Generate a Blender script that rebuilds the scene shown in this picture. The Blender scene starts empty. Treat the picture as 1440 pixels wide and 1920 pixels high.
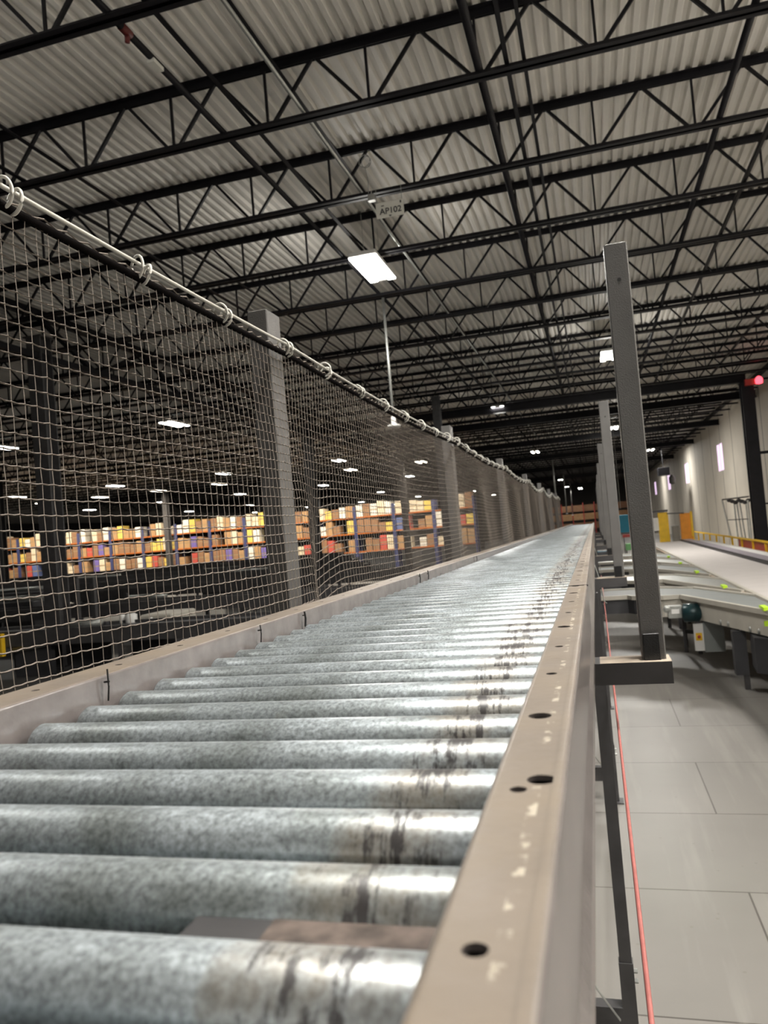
import bpy, math, random
from mathutils import Vector, Matrix
random.seed(7)
S = bpy.context.scene
C = S.collection
ZC = 2.23                                   # eye height above the deck floor
CAM_X = (0.96065516, -0.08961087, -0.26289075)
CAM_Y = (0.26452788, 0.00669691, 0.96435479)
CAM_Z = (-0.08465612, -0.99595434, 0.03013799)

# ------------------------------------------------------------------ camera
cd = bpy.data.cameras.new('camera'); cam = bpy.data.objects.new('camera', cd); C.objects.link(cam)
cd.sensor_fit = 'AUTO'; cd.sensor_width = 36; cd.lens = 27.0
cd.clip_start = 0.02; cd.clip_end = 400
right = Vector((CAM_X[0], CAM_Y[0], CAM_Z[0])); down = Vector((CAM_X[1], CAM_Y[1], CAM_Z[1])); fwd = Vector((CAM_X[2], CAM_Y[2], CAM_Z[2]))
M = Matrix.Identity(4)
for i in range(3):
    M[i][0] = right[i]; M[i][1] = -down[i]; M[i][2] = -fwd[i]
M[2][3] = ZC
cam.matrix_world = M
cd.dof.use_dof = True; cd.dof.focus_distance = 1.3; cd.dof.aperture_fstop = 10
S.camera = cam

# ------------------------------------------------------------------ world, exposure
w = bpy.data.worlds.new('world'); S.world = w; w.use_nodes = True
w.node_tree.nodes['Background'].inputs[0].default_value = (0.8, 0.85, 1, 1)
w.node_tree.nodes['Background'].inputs[1].default_value = 0.02
S.view_settings.view_transform = 'Standard'; S.view_settings.look = 'None'
S.view_settings.exposure = 0.22; S.view_settings.gamma = 1; S.view_settings.use_curve_mapping = False
LAMP_W = 230.0; CEIL_FILL = 70.0; HALL_W = 48.0; RACK_W = 420.0
S.cycles.max_bounces = 6; S.cycles.diffuse_bounces = 3; S.cycles.glossy_bounces = 3
S.cycles.use_denoising = True
S.cycles.sample_clamp_indirect = 4

# ------------------------------------------------------------------ materials
def sock(node, *names):
    for n in names:
        if n in node.inputs: return node.inputs[n]
def mat(name, col, rough=0.6, metal=0.0, var=0.12, scale=6.0, bump=0.0, bscale=60.0, stretch=(1, 1, 1), spec=0.5):
    m = bpy.data.materials.new(name); m.use_nodes = True
    nt = m.node_tree; b = nt.nodes['Principled BSDF']
    tc = nt.nodes.new('ShaderNodeTexCoord'); mp = nt.nodes.new('ShaderNodeMapping'); mp.inputs['Scale'].default_value = stretch
    nt.links.new(tc.outputs['Object'], mp.inputs[0])
    nz = nt.nodes.new('ShaderNodeTexNoise'); nz.inputs['Scale'].default_value = scale; nz.inputs['Detail'].default_value = 6
    nt.links.new(mp.outputs[0], nz.inputs['Vector'])
    rp = nt.nodes.new('ShaderNodeValToRGB')
    rp.color_ramp.elements[0].position = 0.3; rp.color_ramp.elements[1].position = 0.7
    rp.color_ramp.elements[0].color = tuple(c * (1 - var) for c in col) + (1,)
    rp.color_ramp.elements[1].color = tuple(min(1, c * (1 + var)) for c in col) + (1,)
    nt.links.new(nz.outputs['Fac'], rp.inputs[0]); nt.links.new(rp.outputs[0], b.inputs['Base Color'])
    b.inputs['Roughness'].default_value = rough; b.inputs['Metallic'].default_value = metal
    b.inputs['Specular IOR Level'].default_value = spec
    if bump:
        n2 = nt.nodes.new('ShaderNodeTexNoise'); n2.inputs['Scale'].default_value = bscale; n2.inputs['Detail'].default_value = 3
        nt.links.new(mp.outputs[0], n2.inputs['Vector'])
        bp = nt.nodes.new('ShaderNodeBump'); bp.inputs['Strength'].default_value = bump; bp.inputs['Distance'].default_value = 0.002
        nt.links.new(n2.outputs['Fac'], bp.inputs['Height']); nt.links.new(bp.outputs[0], b.inputs['Normal'])
    m['rp'] = rp.name
    return m
def N(nt, t, **k):
    n = nt.nodes.new(t)
    for a, v in k.items(): setattr(n, a, v)
    return n
def math_(nt, op, a, b=None, clamp=False):
    n = nt.nodes.new('ShaderNodeMath'); n.operation = op; n.use_clamp = clamp
    for i, v in enumerate((a, b)):
        if v is None: continue
        if isinstance(v, (int, float)): n.inputs[i].default_value = v
        else: nt.links.new(v, n.inputs[i])
    return n.outputs[0]
def mixc(nt, fac, a, b):
    n = nt.nodes.new('ShaderNodeMix'); n.data_type = 'RGBA'
    def put(s, v):
        if isinstance(v, tuple): s.default_value = v + (1,) if len(v) == 3 else v
        elif isinstance(v, (int, float)): s.default_value = v
        else: nt.links.new(v, s)
    put(n.inputs[0], fac); put(n.inputs[6], a); put(n.inputs[7], b)
    return n.outputs[2]
def emis(name, col, strength):
    m = bpy.data.materials.new(name); m.use_nodes = True
    b = m.node_tree.nodes['Principled BSDF']
    b.inputs['Base Color'].default_value = col + (1,); b.inputs['Emission Color'].default_value = col + (1,)
    b.inputs['Emission Strength'].default_value = strength
    return m

m_black = mat('black_painted_steel', (0.009, 0.0085, 0.011), 0.5, 0, 0.3, 3, spec=0.25)
m_deck = mat('white_roof_deck', (0.86, 0.83, 0.77), 0.5, 0, 0.05, 1.5)
m_post = mat('grey_hammered_paint', (0.14, 0.135, 0.132), 0.24, 0, 0.1, 8, 0.6, 260)
m_leg = mat('charcoal_steel', (0.06, 0.058, 0.06), 0.45, 0, 0.2, 10)
m_clip = mat('black_plastic', (0.012, 0.012, 0.013), 0.3, 0, 0.4, 40, 0.8, 300)
m_net = mat('taupe_nylon_cord', (0.18, 0.152, 0.128), 0.85, 0, 0.15, 200)
m_rope = mat('dark_border_rope', (0.006, 0.005, 0.005), 1.0, 0, 0.3, 200, 1.0, 800, spec=0.02)
m_cable = mat('pale_cable', (0.55, 0.53, 0.48), 0.4, 0.2, 0.08, 50)
m_ring = mat('white_ring_plastic', (0.72, 0.70, 0.64), 0.4, 0, 0.05, 50)
m_galv = mat('galvanised_pipe', (0.45, 0.46, 0.44), 0.4, 0.7, 0.12, 20)
m_dkconv = mat('dark_conveyor_steel', (0.05, 0.05, 0.055), 0.5, 0.1, 0.4, 2)
m_beige = mat('beige_conveyor_paint', (0.50, 0.47, 0.41), 0.5, 0, 0.08, 4)
m_belt = mat('pale_grey_belt', (0.60, 0.56, 0.54), 0.7, 0, 0.04, 3)
m_belt2 = mat('grey_green_belt', (0.22, 0.235, 0.23), 0.55, 0, 0.12, 3, stretch=(1, 8, 1))
m_lilac = mat('lilac_grey_steel', (0.32, 0.29, 0.33), 0.45, 0, 0.1, 3)
m_tan = mat('tan_edge_strip', (0.42, 0.32, 0.24), 0.6, 0, 0.15, 10)
m_white = mat('white_enamel', (0.75, 0.74, 0.72), 0.45, 0, 0.04, 5)
m_yellow = mat('safety_yellow', (0.85, 0.52, 0.02), 0.45, 0, 0.1, 5)
m_orange = mat('orange_paint', (0.80, 0.30, 0.02), 0.45, 0, 0.1, 5)
m_lime = mat('lime_marker', (0.55, 0.85, 0.03), 0.5, 0, 0.05, 5)
m_teal = mat('teal_sheet', (0.01, 0.23, 0.36), 0.5, 0, 0.1, 2)
m_green = mat('green_panel', (0.10, 0.25, 0.09), 0.5, 0, 0.1, 2)
m_motor = mat('dark_teal_motor', (0.01, 0.035, 0.04), 0.35, 0.2, 0.2, 10)
m_red = mat('red_plastic', (0.45, 0.05, 0.04), 0.4, 0, 0.1, 5)
m_redpaint = mat('dark_red_paint', (0.12, 0.012, 0.01), 0.5, 0, 0.1, 5)
m_cord = mat('red_pull_cord', (0.40, 0.13, 0.115), 0.45, 0, 0.12, 60)
m_sign = mat('ivory_sign', (0.80, 0.79, 0.72), 0.6, 0, 0.04, 5)
m_ink = mat('sign_ink', (0.03, 0.03, 0.03), 0.6, 0, 0.1, 5)
m_grime = mat('grimy_brown_steel', (0.13, 0.10, 0.085), 0.6, 0, 0.55, 70)
m_dust = mat('dusty_tan_film', (0.42, 0.35, 0.28), 0.8, 0, 0.15, 20)
m_window = emis('daylit_lilac_glass', (0.83, 0.60, 0.86), 1.0)
m_redlamp = emis('red_lamp', (1.0, 0.07, 0.10), 3.0)
m_strip = emis('led_strip', (1.0, 0.98, 0.90), 14.0)
m_strip_w = emis('warm_led_strip', (1.0, 0.90, 0.74), 12.0)

# side rail paint: taupe enamel with dust lying on it and pale drips along the flange
def rail_material():
    m = mat('taupe_rail_enamel', (0.18, 0.16, 0.155), 0.38, 0, 0.18, 22, 0.15, 120)
    nt = m.node_tree; b = nt.nodes['Principled BSDF']; base = nt.nodes[m['rp']].outputs[0]
    ge = N(nt, 'ShaderNodeNewGeometry'); sx = N(nt, 'ShaderNodeSeparateXYZ'); nt.links.new(ge.outputs['Normal'], sx.inputs[0])
    up = math_(nt, 'MULTIPLY', math_(nt, 'SUBTRACT', sx.outputs['Z'], 0.6), 2.5, True)
    tc = N(nt, 'ShaderNodeTexCoord'); nz = N(nt, 'ShaderNodeTexNoise'); nz.inputs['Scale'].default_value = 14; nz.inputs['Detail'].default_value = 8
    nt.links.new(tc.outputs['Object'], nz.inputs['Vector'])
    dust = math_(nt, 'MULTIPLY', up, math_(nt, 'ADD', math_(nt, 'MULTIPLY', nz.outputs['Fac'], 0.9), 0.2), True)
    c = mixc(nt, dust, base, (0.225, 0.178, 0.128))
    # scattered pale specks along the flange
    sp = N(nt, 'ShaderNodeSeparateXYZ'); nt.links.new(tc.outputs['Object'], sp.inputs[0])
    ns = N(nt, 'ShaderNodeTexNoise'); ns.inputs['Scale'].default_value = 105; ns.inputs['Detail'].default_value = 3; nt.links.new(tc.outputs['Object'], ns.inputs['Vector'])
    spot = math_(nt, 'MULTIPLY', math_(nt, 'SUBTRACT', ns.outputs['Fac'], 0.54), 12.0, True)
    band = math_(nt, 'LESS_THAN', math_(nt, 'ABSOLUTE', math_(nt, 'SUBTRACT', sp.outputs['X'], 0.2885)), 0.0024)
    n3 = N(nt, 'ShaderNodeTexNoise'); n3.inputs['Scale'].default_value = 9; nt.links.new(tc.outputs['Object'], n3.inputs['Vector'])
    gate = math_(nt, 'GREATER_THAN', n3.outputs['Fac'], 0.36)
    f = math_(nt, 'MULTIPLY', math_(nt, 'MULTIPLY', spot, band), math_(nt, 'MULTIPLY', gate, 0.5))
    c = mixc(nt, math_(nt, 'MULTIPLY', f, up), c, (0.75, 0.68, 0.55))
    nt.links.new(c, b.inputs['Base Color'])
    r = math_(nt, 'ADD', math_(nt, 'MULTIPLY', dust, 0.35), 0.20); nt.links.new(r, b.inputs['Roughness'])
    return m
m_rail = rail_material()

# galvanised rollers: mottled zinc, black rubber marks near the right-hand end
def roller_material():
    m = bpy.data.materials.new('zinc_roller'); m.use_nodes = True
    nt = m.node_tree; b = nt.nodes['Principled BSDF']
    tc = N(nt, 'ShaderNodeTexCoord'); oi = N(nt, 'ShaderNodeObjectInfo')
    cmb = N(nt, 'ShaderNodeCombineXYZ'); rr = math_(nt, 'MULTIPLY', oi.outputs['Random'], 37.0)
    for i in range(3): nt.links.new(rr, cmb.inputs[i])
    ad = N(nt, 'ShaderNodeVectorMath'); ad.operation = 'ADD'
    nt.links.new(tc.outputs['Object'], ad.inputs[0]); nt.links.new(cmb.outputs[0], ad.inputs[1]); P = ad.outputs[0]
    def noise(sc, det=6, st=(1, 1, 1), ro=0.6):
        mp = N(nt, 'ShaderNodeMapping'); mp.inputs['Scale'].default_value = st; nt.links.new(P, mp.inputs[0])
        n = N(nt, 'ShaderNodeTexNoise'); n.inputs['Scale'].default_value = sc; n.inputs['Detail'].default_value = det; n.inputs['Roughness'].default_value = ro
        nt.links.new(mp.outputs[0], n.inputs['Vector']); return n.outputs['Fac']
    a = noise(260, 5); big = noise(11, 7)
    r1 = N(nt, 'ShaderNodeValToRGB'); r1.color_ramp.elements[0].position = .3; r1.color_ramp.elements[1].position = .72
    r1.color_ramp.elements[0].color = (0.22, 0.245, 0.26, 1); r1.color_ramp.elements[1].color = (0.62, 0.69, 0.74, 1)
    nt.links.new(a, r1.inputs[0])
    r2 = N(nt, 'ShaderNodeValToRGB'); r2.color_ramp.elements[0].position = .35; r2.color_ramp.elements[1].position = .65
    r2.color_ramp.elements[0].color = (0.55, 0.55, 0.52, 1); r2.color_ramp.elements[1].color = (1, 1, 1, 1)
    nt.links.new(big, r2.inputs[0])
    mu = N(nt, 'ShaderNodeMix'); mu.data_type = 'RGBA'; mu.blend_type = 'MULTIPLY'; mu.inputs[0].default_value = 1
    nt.links.new(r1.outputs[0], mu.inputs[6]); nt.links.new(r2.outputs[0], mu.inputs[7]); c = mu.outputs[2]
    # rubber marks: a band near the right end, ragged, ringed
    sx = N(nt, 'ShaderNodeSeparateXYZ'); nt.links.new(tc.outputs['Object'], sx.inputs[0]); X = sx.outputs['X']
    wob = math_(nt, 'MULTIPLY', math_(nt, 'SUBTRACT', noise(6, 2, (0.01, 1, 1)), 0.5), 0.0)
    ctr = math_(nt, 'SUBTRACT', X, 0.200)
    band = math_(nt, 'SUBTRACT', 1.0, math_(nt, 'DIVIDE', math_(nt, 'ABSOLUTE', ctr), 0.046), True)
    band = math_(nt, 'POWER', band, 0.16)
    rag = noise(45, 8, (1.6, .7, .7), 0.7); ring = noise(260, 2, (1, 0.02, 0.02))
    d = math_(nt, 'ADD', math_(nt, 'MULTIPLY', rag, 0.75), math_(nt, 'MULTIPLY', ring, 0.3))
    dark = math_(nt, 'MULTIPLY', math_(nt, 'SUBTRACT', math_(nt, 'MULTIPLY', d, band), 0.485), 14.0, True)
    tint = math_(nt, 'MULTIPLY', math_(nt, 'SUBTRACT', math_(nt, 'MULTIPLY', noise(25, 5), band), 0.30), 4.0, True)
    c = mixc(nt, math_(nt, 'MULTIPLY', tint, 0.6), c, (0.26, 0.22, 0.17))
    c = mixc(nt, math_(nt, 'MULTIPLY', dark, 0.93), c, (0.035, 0.03, 0.032))
    # sparse oily spots elsewhere
    sp = math_(nt, 'MULTIPLY', math_(nt, 'SUBTRACT', noise(18, 3), 0.69), 8.0, True)
    c = mixc(nt, math_(nt, 'MULTIPLY', sp, 0.4), c, (0.30, 0.28, 0.17))
    nt.links.new(c, b.inputs['Base Color'])
    mt = math_(nt, 'SUBTRACT', 0.45, math_(nt, 'MULTIPLY', dark, 0.42)); nt.links.new(mt, b.inputs['Metallic'])
    rg = math_(nt, 'ADD', 0.28, math_(nt, 'MULTIPLY', a, 0.25)); nt.links.new(rg, b.inputs['Roughness'])
    bp = N(nt, 'ShaderNodeBump'); bp.inputs['Strength'].default_value = 0.12; bp.inputs['Distance'].default_value = 0.001
    nt.links.new(a, bp.inputs['Height']); nt.links.new(bp.outputs[0], b.inputs['Normal'])
    return m
m_roller = roller_material()

def floor_material():
    m = mat('sealed_deck_panels', (0.235, 0.222, 0.205), 0.42, 0, 0.07, 1.3)
    nt = m.node_tree; b = nt.nodes['Principled BSDF']; base = nt.nodes[m['rp']].outputs[0]
    tc = N(nt, 'ShaderNodeTexCoord'); mp = N(nt, 'ShaderNodeMapping'); mp.inputs['Location'].default_value = (0.97, -5.259, 0)
    nt.links.new(tc.outputs['Object'], mp.inputs[0])
    br = N(nt, 'ShaderNodeTexBrick'); br.inputs['Scale'].default_value = 1; br.inputs['Brick Width'].default_value = 2.44; br.inputs['Row Height'].default_value = 1.219
    br.inputs['Mortar Size'].default_value = 0.006; br.inputs['Mortar Smooth'].default_value = 0.2
    br.inputs['Color1'].default_value = (1, 1, 1, 1); br.inputs['Color2'].default_value = (0.93, 0.93, 0.93, 1); br.inputs['Mortar'].default_value = (0.33, 0.31, 0.3, 1)
    nt.links.new(mp.outputs[0], br.inputs['Vector'])
    mu = N(nt, 'ShaderNodeMix'); mu.data_type = 'RGBA'; mu.blend_type = 'MULTIPLY'; mu.inputs[0].default_value = 1
    nt.links.new(base, mu.inputs[6]); nt.links.new(br.outputs[0], mu.inputs[7]); c = mu.outputs[2]
    # tyre scuffs along Y and small stains
    m2 = N(nt, 'ShaderNodeMapping'); m2.inputs['Scale'].default_value = (4, 0.25, 1); nt.links.new(tc.outputs['Object'], m2.inputs[0])
    n2 = N(nt, 'ShaderNodeTexNoise'); n2.inputs['Scale'].default_value = 2; n2.inputs['Detail'].default_value = 7; nt.links.new(m2.outputs[0], n2.inputs['Vector'])
    f = math_(nt, 'MULTIPLY', math_(nt, 'SUBTRACT', n2.outputs['Fac'], 0.52), 3.0, True)
    c = mixc(nt, math_(nt, 'MULTIPLY', f, 0.5), c, (0.42, 0.405, 0.37))
    vo = N(nt, 'ShaderNodeTexVoronoi'); vo.inputs['Scale'].default_value = 7; nt.links.new(tc.outputs['Object'], vo.inputs['Vector'])
    s = math_(nt, 'LESS_THAN', vo.outputs['Distance'], 0.07)
    c = mixc(nt, math_(nt, 'MULTIPLY', s, 0.45), c, (0.16, 0.15, 0.13))
    nt.links.new(c, b.inputs['Base Color'])
    return m
m_floor = floor_material()

def wall_material():
    m = mat('precast_wall', (0.62, 0.575, 0.50), 0.7, 0, 0.05, 0.8)
    nt = m.node_tree; b = nt.nodes['Principled BSDF']; base = nt.nodes[m['rp']].outputs[0]
    tc = N(nt, 'ShaderNodeTexCoord'); sx = N(nt, 'ShaderNodeSeparateXYZ'); nt.links.new(tc.outputs['Object'], sx.inputs[0])
    mo = math_(nt, 'MODULO', math_(nt, 'ADD', sx.outputs['Y'], 100.0), 3.6)
    g = math_(nt, 'LESS_THAN', mo, 0.10)
    c = mixc(nt, g, base, (0.09, 0.08, 0.07)); nt.links.new(c, b.inputs['Base Color'])
    return m
m_wall = wall_material()
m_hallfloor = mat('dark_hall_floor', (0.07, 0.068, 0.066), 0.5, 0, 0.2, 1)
m_darkwall = mat('dark_hall_wall', (0.10, 0.095, 0.09), 0.8, 0, 0.1, 0.5)  # even dark grey-brown for the rear, far and left walls

def pipe_lines(m): return m
CART = [mat('carton_' + n, c, 0.75, 0, 0.12, 3) for n, c in (
    ('kraft', (0.42, 0.25, 0.12)), ('pale', (0.70, 0.60, 0.45)), ('yellow', (0.70, 0.52, 0.12)), ('white', (0.75, 0.72, 0.66)),
    ('red', (0.50, 0.08, 0.06)), ('violet', (0.16, 0.12, 0.38)), ('brown', (0.28, 0.15, 0.08)), ('blue', (0.10, 0.14, 0.32)))]
m_tape = mat('packing_tape', (0.30, 0.22, 0.12), 0.4, 0, 0.1, 3)
m_beam = mat('rack_beam_orange', (0.42, 0.12, 0.02), 0.5, 0, 0.1, 3)
m_rackblue = mat('rack_upright_blue', (0.05, 0.06, 0.16), 0.5, 0, 0.1, 3)

# ------------------------------------------------------------------ mesh helpers (z given relative to the eye)
class MB:
    def __init__(s): s.v = []; s.f = []
    def add(s, vs, fs):
        o = len(s.v); s.v += [tuple(p) for p in vs]; s.f += [tuple(i + o for i in f) for f in fs]; return s
    def box(s, x0, x1, y0, y1, z0, z1):
        return s.add([(x0, y0, z0), (x1, y0, z0), (x1, y1, z0), (x0, y1, z0), (x0, y0, z1), (x1, y0, z1), (x1, y1, z1), (x0, y1, z1)],
                     [(0, 3, 2, 1), (4, 5, 6, 7), (0, 1, 5, 4), (1, 2, 6, 5), (2, 3, 7, 6), (3, 0, 4, 7)])
    def bbox(s, x0, x1, y0, y1, z0, z1, b=0.004):
        # box with chamfered vertical edges and top edge
        pts = [(x0 + b, y0), (x1 - b, y0), (x1, y0 + b), (x1, y1 - b), (x1 - b, y1), (x0 + b, y1), (x0, y1 - b), (x0, y0 + b)]
        cx, cy = (x0 + x1) / 2, (y0 + y1) / 2
        def ins(p): return (p[0] + (b if p[0] < cx else -b), p[1] + (b if p[1] < cy else -b))
        r0 = [(p[0], p[1], z0) for p in pts]; r1 = [(p[0], p[1], z1 - b) for p in pts]; r2 = [ins(p) + (z1,) for p in pts]
        s.add(r0 + r1 + r2, [tuple(range(7, -1, -1)), tuple(range(16, 24))] + [(i, (i + 1) % 8, 8 + (i + 1) % 8, 8 + i) for i in range(8)] + [(8 + i, 8 + (i + 1) % 8, 16 + (i + 1) % 8, 16 + i) for i in range(8)])
        return s
    def bar(s, p0, p1, w, h, upv=(0, 0, 1)):
        p0 = Vector(p0); p1 = Vector(p1); d = (p1 - p0).normalized(); u = Vector(upv)
        if abs(d.dot(u)) > 0.99: u = Vector((0, 1, 0))
        a = d.cross(u).normalized() * w / 2; b = a.cross(d).normalized() * h / 2
        vs = [p + q for p in (p0, p1) for q in (-a - b, a - b, a + b, -a + b)]
        return s.add(vs, [(0, 1, 2, 3), (7, 6, 5, 4), (0, 4, 5, 1), (1, 5, 6, 2), (2, 6, 7, 3), (3, 7, 4, 0)])
    def cyl(s, p0, p1, r, n=12, r1=None, cap=True):
        p0 = Vector(p0); p1 = Vector(p1); d = (p1 - p0).normalized(); u = Vector((0, 0, 1)) if abs(d.z) < .9 else Vector((1, 0, 0))
        a = d.cross(u).normalized(); b = a.cross(d); r1 = r if r1 is None else r1
        vs = [p0 + (a * math.cos(t) + b * math.sin(t)) * r for t in [2 * math.pi * i / n for i in range(n)]] + \
             [p1 + (a * math.cos(t) + b * math.sin(t)) * r1 for t in [2 * math.pi * i / n for i in range(n)]]
        fs = [(i, n + i, n + (i + 1) % n, (i + 1) % n) for i in range(n)]
        if cap: fs += [tuple(range(n)), tuple(range(2 * n - 1, n - 1, -1))]
        return s.add(vs, fs)
    def lathe(s, p0, axis, prof, n=20):
        # prof: (distance along axis, radius)
        p0 = Vector(p0); d = Vector(axis).normalized(); u = Vector((0, 0, 1)) if abs(d.z) < .9 else Vector((1, 0, 0))
        a = d.cross(u).normalized(); b = a.cross(d); k = len(prof); vs = []
        for (t, r) in prof:
            vs += [p0 + d * t + (a * math.cos(q) + b * math.sin(q)) * r for q in [2 * math.pi * i / n for i in range(n)]]
        fs = [(j * n + i, (j + 1) * n + i, (j + 1) * n + (i + 1) % n, j * n + (i + 1) % n) for j in range(k - 1) for i in range(n)]
        fs += [tuple(range(n)), tuple(range(k * n - 1, (k - 1) * n - 1, -1))]
        return s.add(vs, fs)
    def tube(s, pts, r, n=6, closed=False):
        pts = [Vector(p) for p in pts]; k = len(pts); vs = []
        for i, p in enumerate(pts):
            q0 = pts[(i - 1) % k] if closed or i > 0 else p; q1 = pts[(i + 1) % k] if closed or i < k - 1 else p
            d = (q1 - q0).normalized(); u = Vector((0, 0, 1)) if abs(d.z) < .9 else Vector((1, 0, 0))
            a = d.cross(u).normalized(); b = a.cross(d)
            vs += [p + (a * math.cos(t) + b * math.sin(t)) * r for t in [2 * math.pi * j / n for j in range(n)]]
        m = k if closed else k - 1
        return s.add(vs, [(i * n + j, ((i + 1) % k) * n + j, ((i + 1) % k) * n + (j + 1) % n, i * n + (j + 1) % n) for i in range(m) for j in range(n)])
    def ring(s, c, axis, R, r, n=28, m=8):
        c = Vector(c); d = Vector(axis).normalized(); u = Vector((0, 0, 1)) if abs(d.z) < .9 else Vector((1, 0, 0))
        a = d.cross(u).normalized(); b = a.cross(d)
        return s.tube([c + (a * math.cos(t) + b * math.sin(t)) * R for t in [2 * math.pi * i / n for i in range(n)]], r, m, True)
    def extrude(s, prof, y0, y1, axis='y'):
        # open profile of (x, z) pulled along y
        n = len(prof)
        vs = [(x, y0, z) for x, z in prof] + [(x, y1, z) for x, z in prof]
        return s.add(vs, [(i, i + 1, n + i + 1, n + i) for i in range(n - 1)])
    def prism(s, poly, z0, z1):
        n = len(poly)
        return s.add([(x, y, z0) for x, y in poly] + [(x, y, z1) for x, y in poly],
                     [tuple(range(n - 1, -1, -1)), tuple(range(n, 2 * n))] + [(i, (i + 1) % n, n + (i + 1) % n, n + i) for i in range(n)])
    def build(s, name, m, parent=None, smooth=False, origin=None, mesh_name=None):
        if parent is not None: org = Vector(parent['org'])
        elif origin is not None: org = Vector(origin)
        else:
            xs = [v[0] for v in s.v]; ys = [v[1] for v in s.v]; zs = [v[2] for v in s.v]
            org = Vector(((min(xs) + max(xs)) / 2, (min(ys) + max(ys)) / 2, min(zs)))
        me = bpy.data.meshes.new(name)
        me.from_pydata([tuple(Vector(v) - org) for v in s.v], [], s.f); me.materials.append(m)
        if smooth:
            for p in me.polygons: p.use_smooth = True
        me.update()
        o = bpy.data.objects.new(name, me); C.objects.link(o)
        if parent is not None: o.parent = parent
        else: o.location = org + Vector((0, 0, ZC))
        o['org'] = tuple(org)
        return o
def tag(o, label=None, cat=None, group=None, kind=None):
    if label: o['label'] = label
    if cat: o['category'] = cat
    if group: o['group'] = group
    if kind: o['kind'] = kind
    return o
def thing(name, loc, label, cat, group=None):
    o = bpy.data.objects.new(name, None); C.objects.link(o)
    o.location = (loc[0], loc[1], loc[2] + ZC); o['org'] = tuple(loc); o.empty_display_size = 0.1
    return tag(o, label, cat, group)
def dup(root, dx=0, dy=0, dz=0, label=None, group=None):
    r = root.copy(); C.objects.link(r); r.location = root.location + Vector((dx, dy, dz))
    if label: r['label'] = label
    if group: r['group'] = group
    def rec(a, b):
        for ch in list(a.children):
            c = ch.copy(); C.objects.link(c); c.parent = b; rec(ch, c)
    rec(root, r)
    return r
def struct(name, mb, m, smooth=False):
    return tag(mb.build(name, m, None, smooth), kind='structure')
def smooth_by_angle(o, ang=0.6):
    me = o.data
    for p in me.polygons: p.use_smooth = True
    try: me.set_sharp_from_angle(angle=ang)
    except Exception: pass
    return o
ORD = ['first', 'second', 'third', 'fourth', 'fifth', 'sixth', 'seventh', 'eighth', 'ninth', 'tenth', 'eleventh', 'twelfth']

# ================================================================== the shell
FZ = -2.23; H = 4.78; DECK = H + 0.74; WX = 7.0
struct('floor', MB().box(-1.5, WX + .2, -22, 126, FZ - 0.2, FZ), m_floor)
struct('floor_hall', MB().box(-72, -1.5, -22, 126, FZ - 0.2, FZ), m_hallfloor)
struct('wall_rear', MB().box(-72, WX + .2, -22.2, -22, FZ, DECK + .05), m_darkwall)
mb = MB(); prof = []; x = -72.0
while x < WX:
    prof += [(x, DECK + .05), (x + .05, DECK + .05), (x + .072, DECK), (x + .13, DECK)]; x += .1524
mb.extrude(prof, -22, 126)
ceil = struct('ceiling', mb, m_deck)
# right wall: strips around the window openings
WIN = [(45.1, 47.1), (60.9, 63.2), (75.3, 77.8), (91.8, 94.3), (108, 110.4)]
WZ0, WZ1 = 1.95, 3.5
mb = MB(); ys = [-22] + [a for ab in WIN for a in ab] + [126]
for i in range(0, len(ys), 2): mb.box(WX, WX + .25, ys[i], ys[i + 1], FZ, DECK + .05)
for a, b in WIN:
    mb.box(WX, WX + .25, a, b, FZ, WZ0); mb.box(WX, WX + .25, a, b, WZ1, DECK + .05)
struct('wall_right', mb, m_wall)
for i, (a, b) in enumerate(WIN):
    wn = struct('window_%d' % (i + 1), MB().box(WX + .02, WX + .04, a, b, WZ0, WZ1), m_window)
    fr = MB()
    for (p, q, r, t) in ((a, b, WZ0, WZ0 + .05), (a, b, WZ1 - .05, WZ1), (a, a + .05, WZ0, WZ1), (b - .05, b, WZ0, WZ1), (a + (b - a) / 2 - .02, a + (b - a) / 2 + .02, WZ0, WZ1)):
        fr.box(WX + .004, WX + .02, p, q, r, t)
    fr.build('window_frame', m_white, wn)
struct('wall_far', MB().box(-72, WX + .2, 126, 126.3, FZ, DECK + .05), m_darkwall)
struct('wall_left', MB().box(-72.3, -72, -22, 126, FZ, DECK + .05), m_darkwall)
struct('trim_1', MB().box(WX - .12, WX - .001, 6, 126, DECK - .35, DECK - .28).box(WX - .03, WX - .001, 6, 126, DECK - .35, DECK - .12), m_black)

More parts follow.
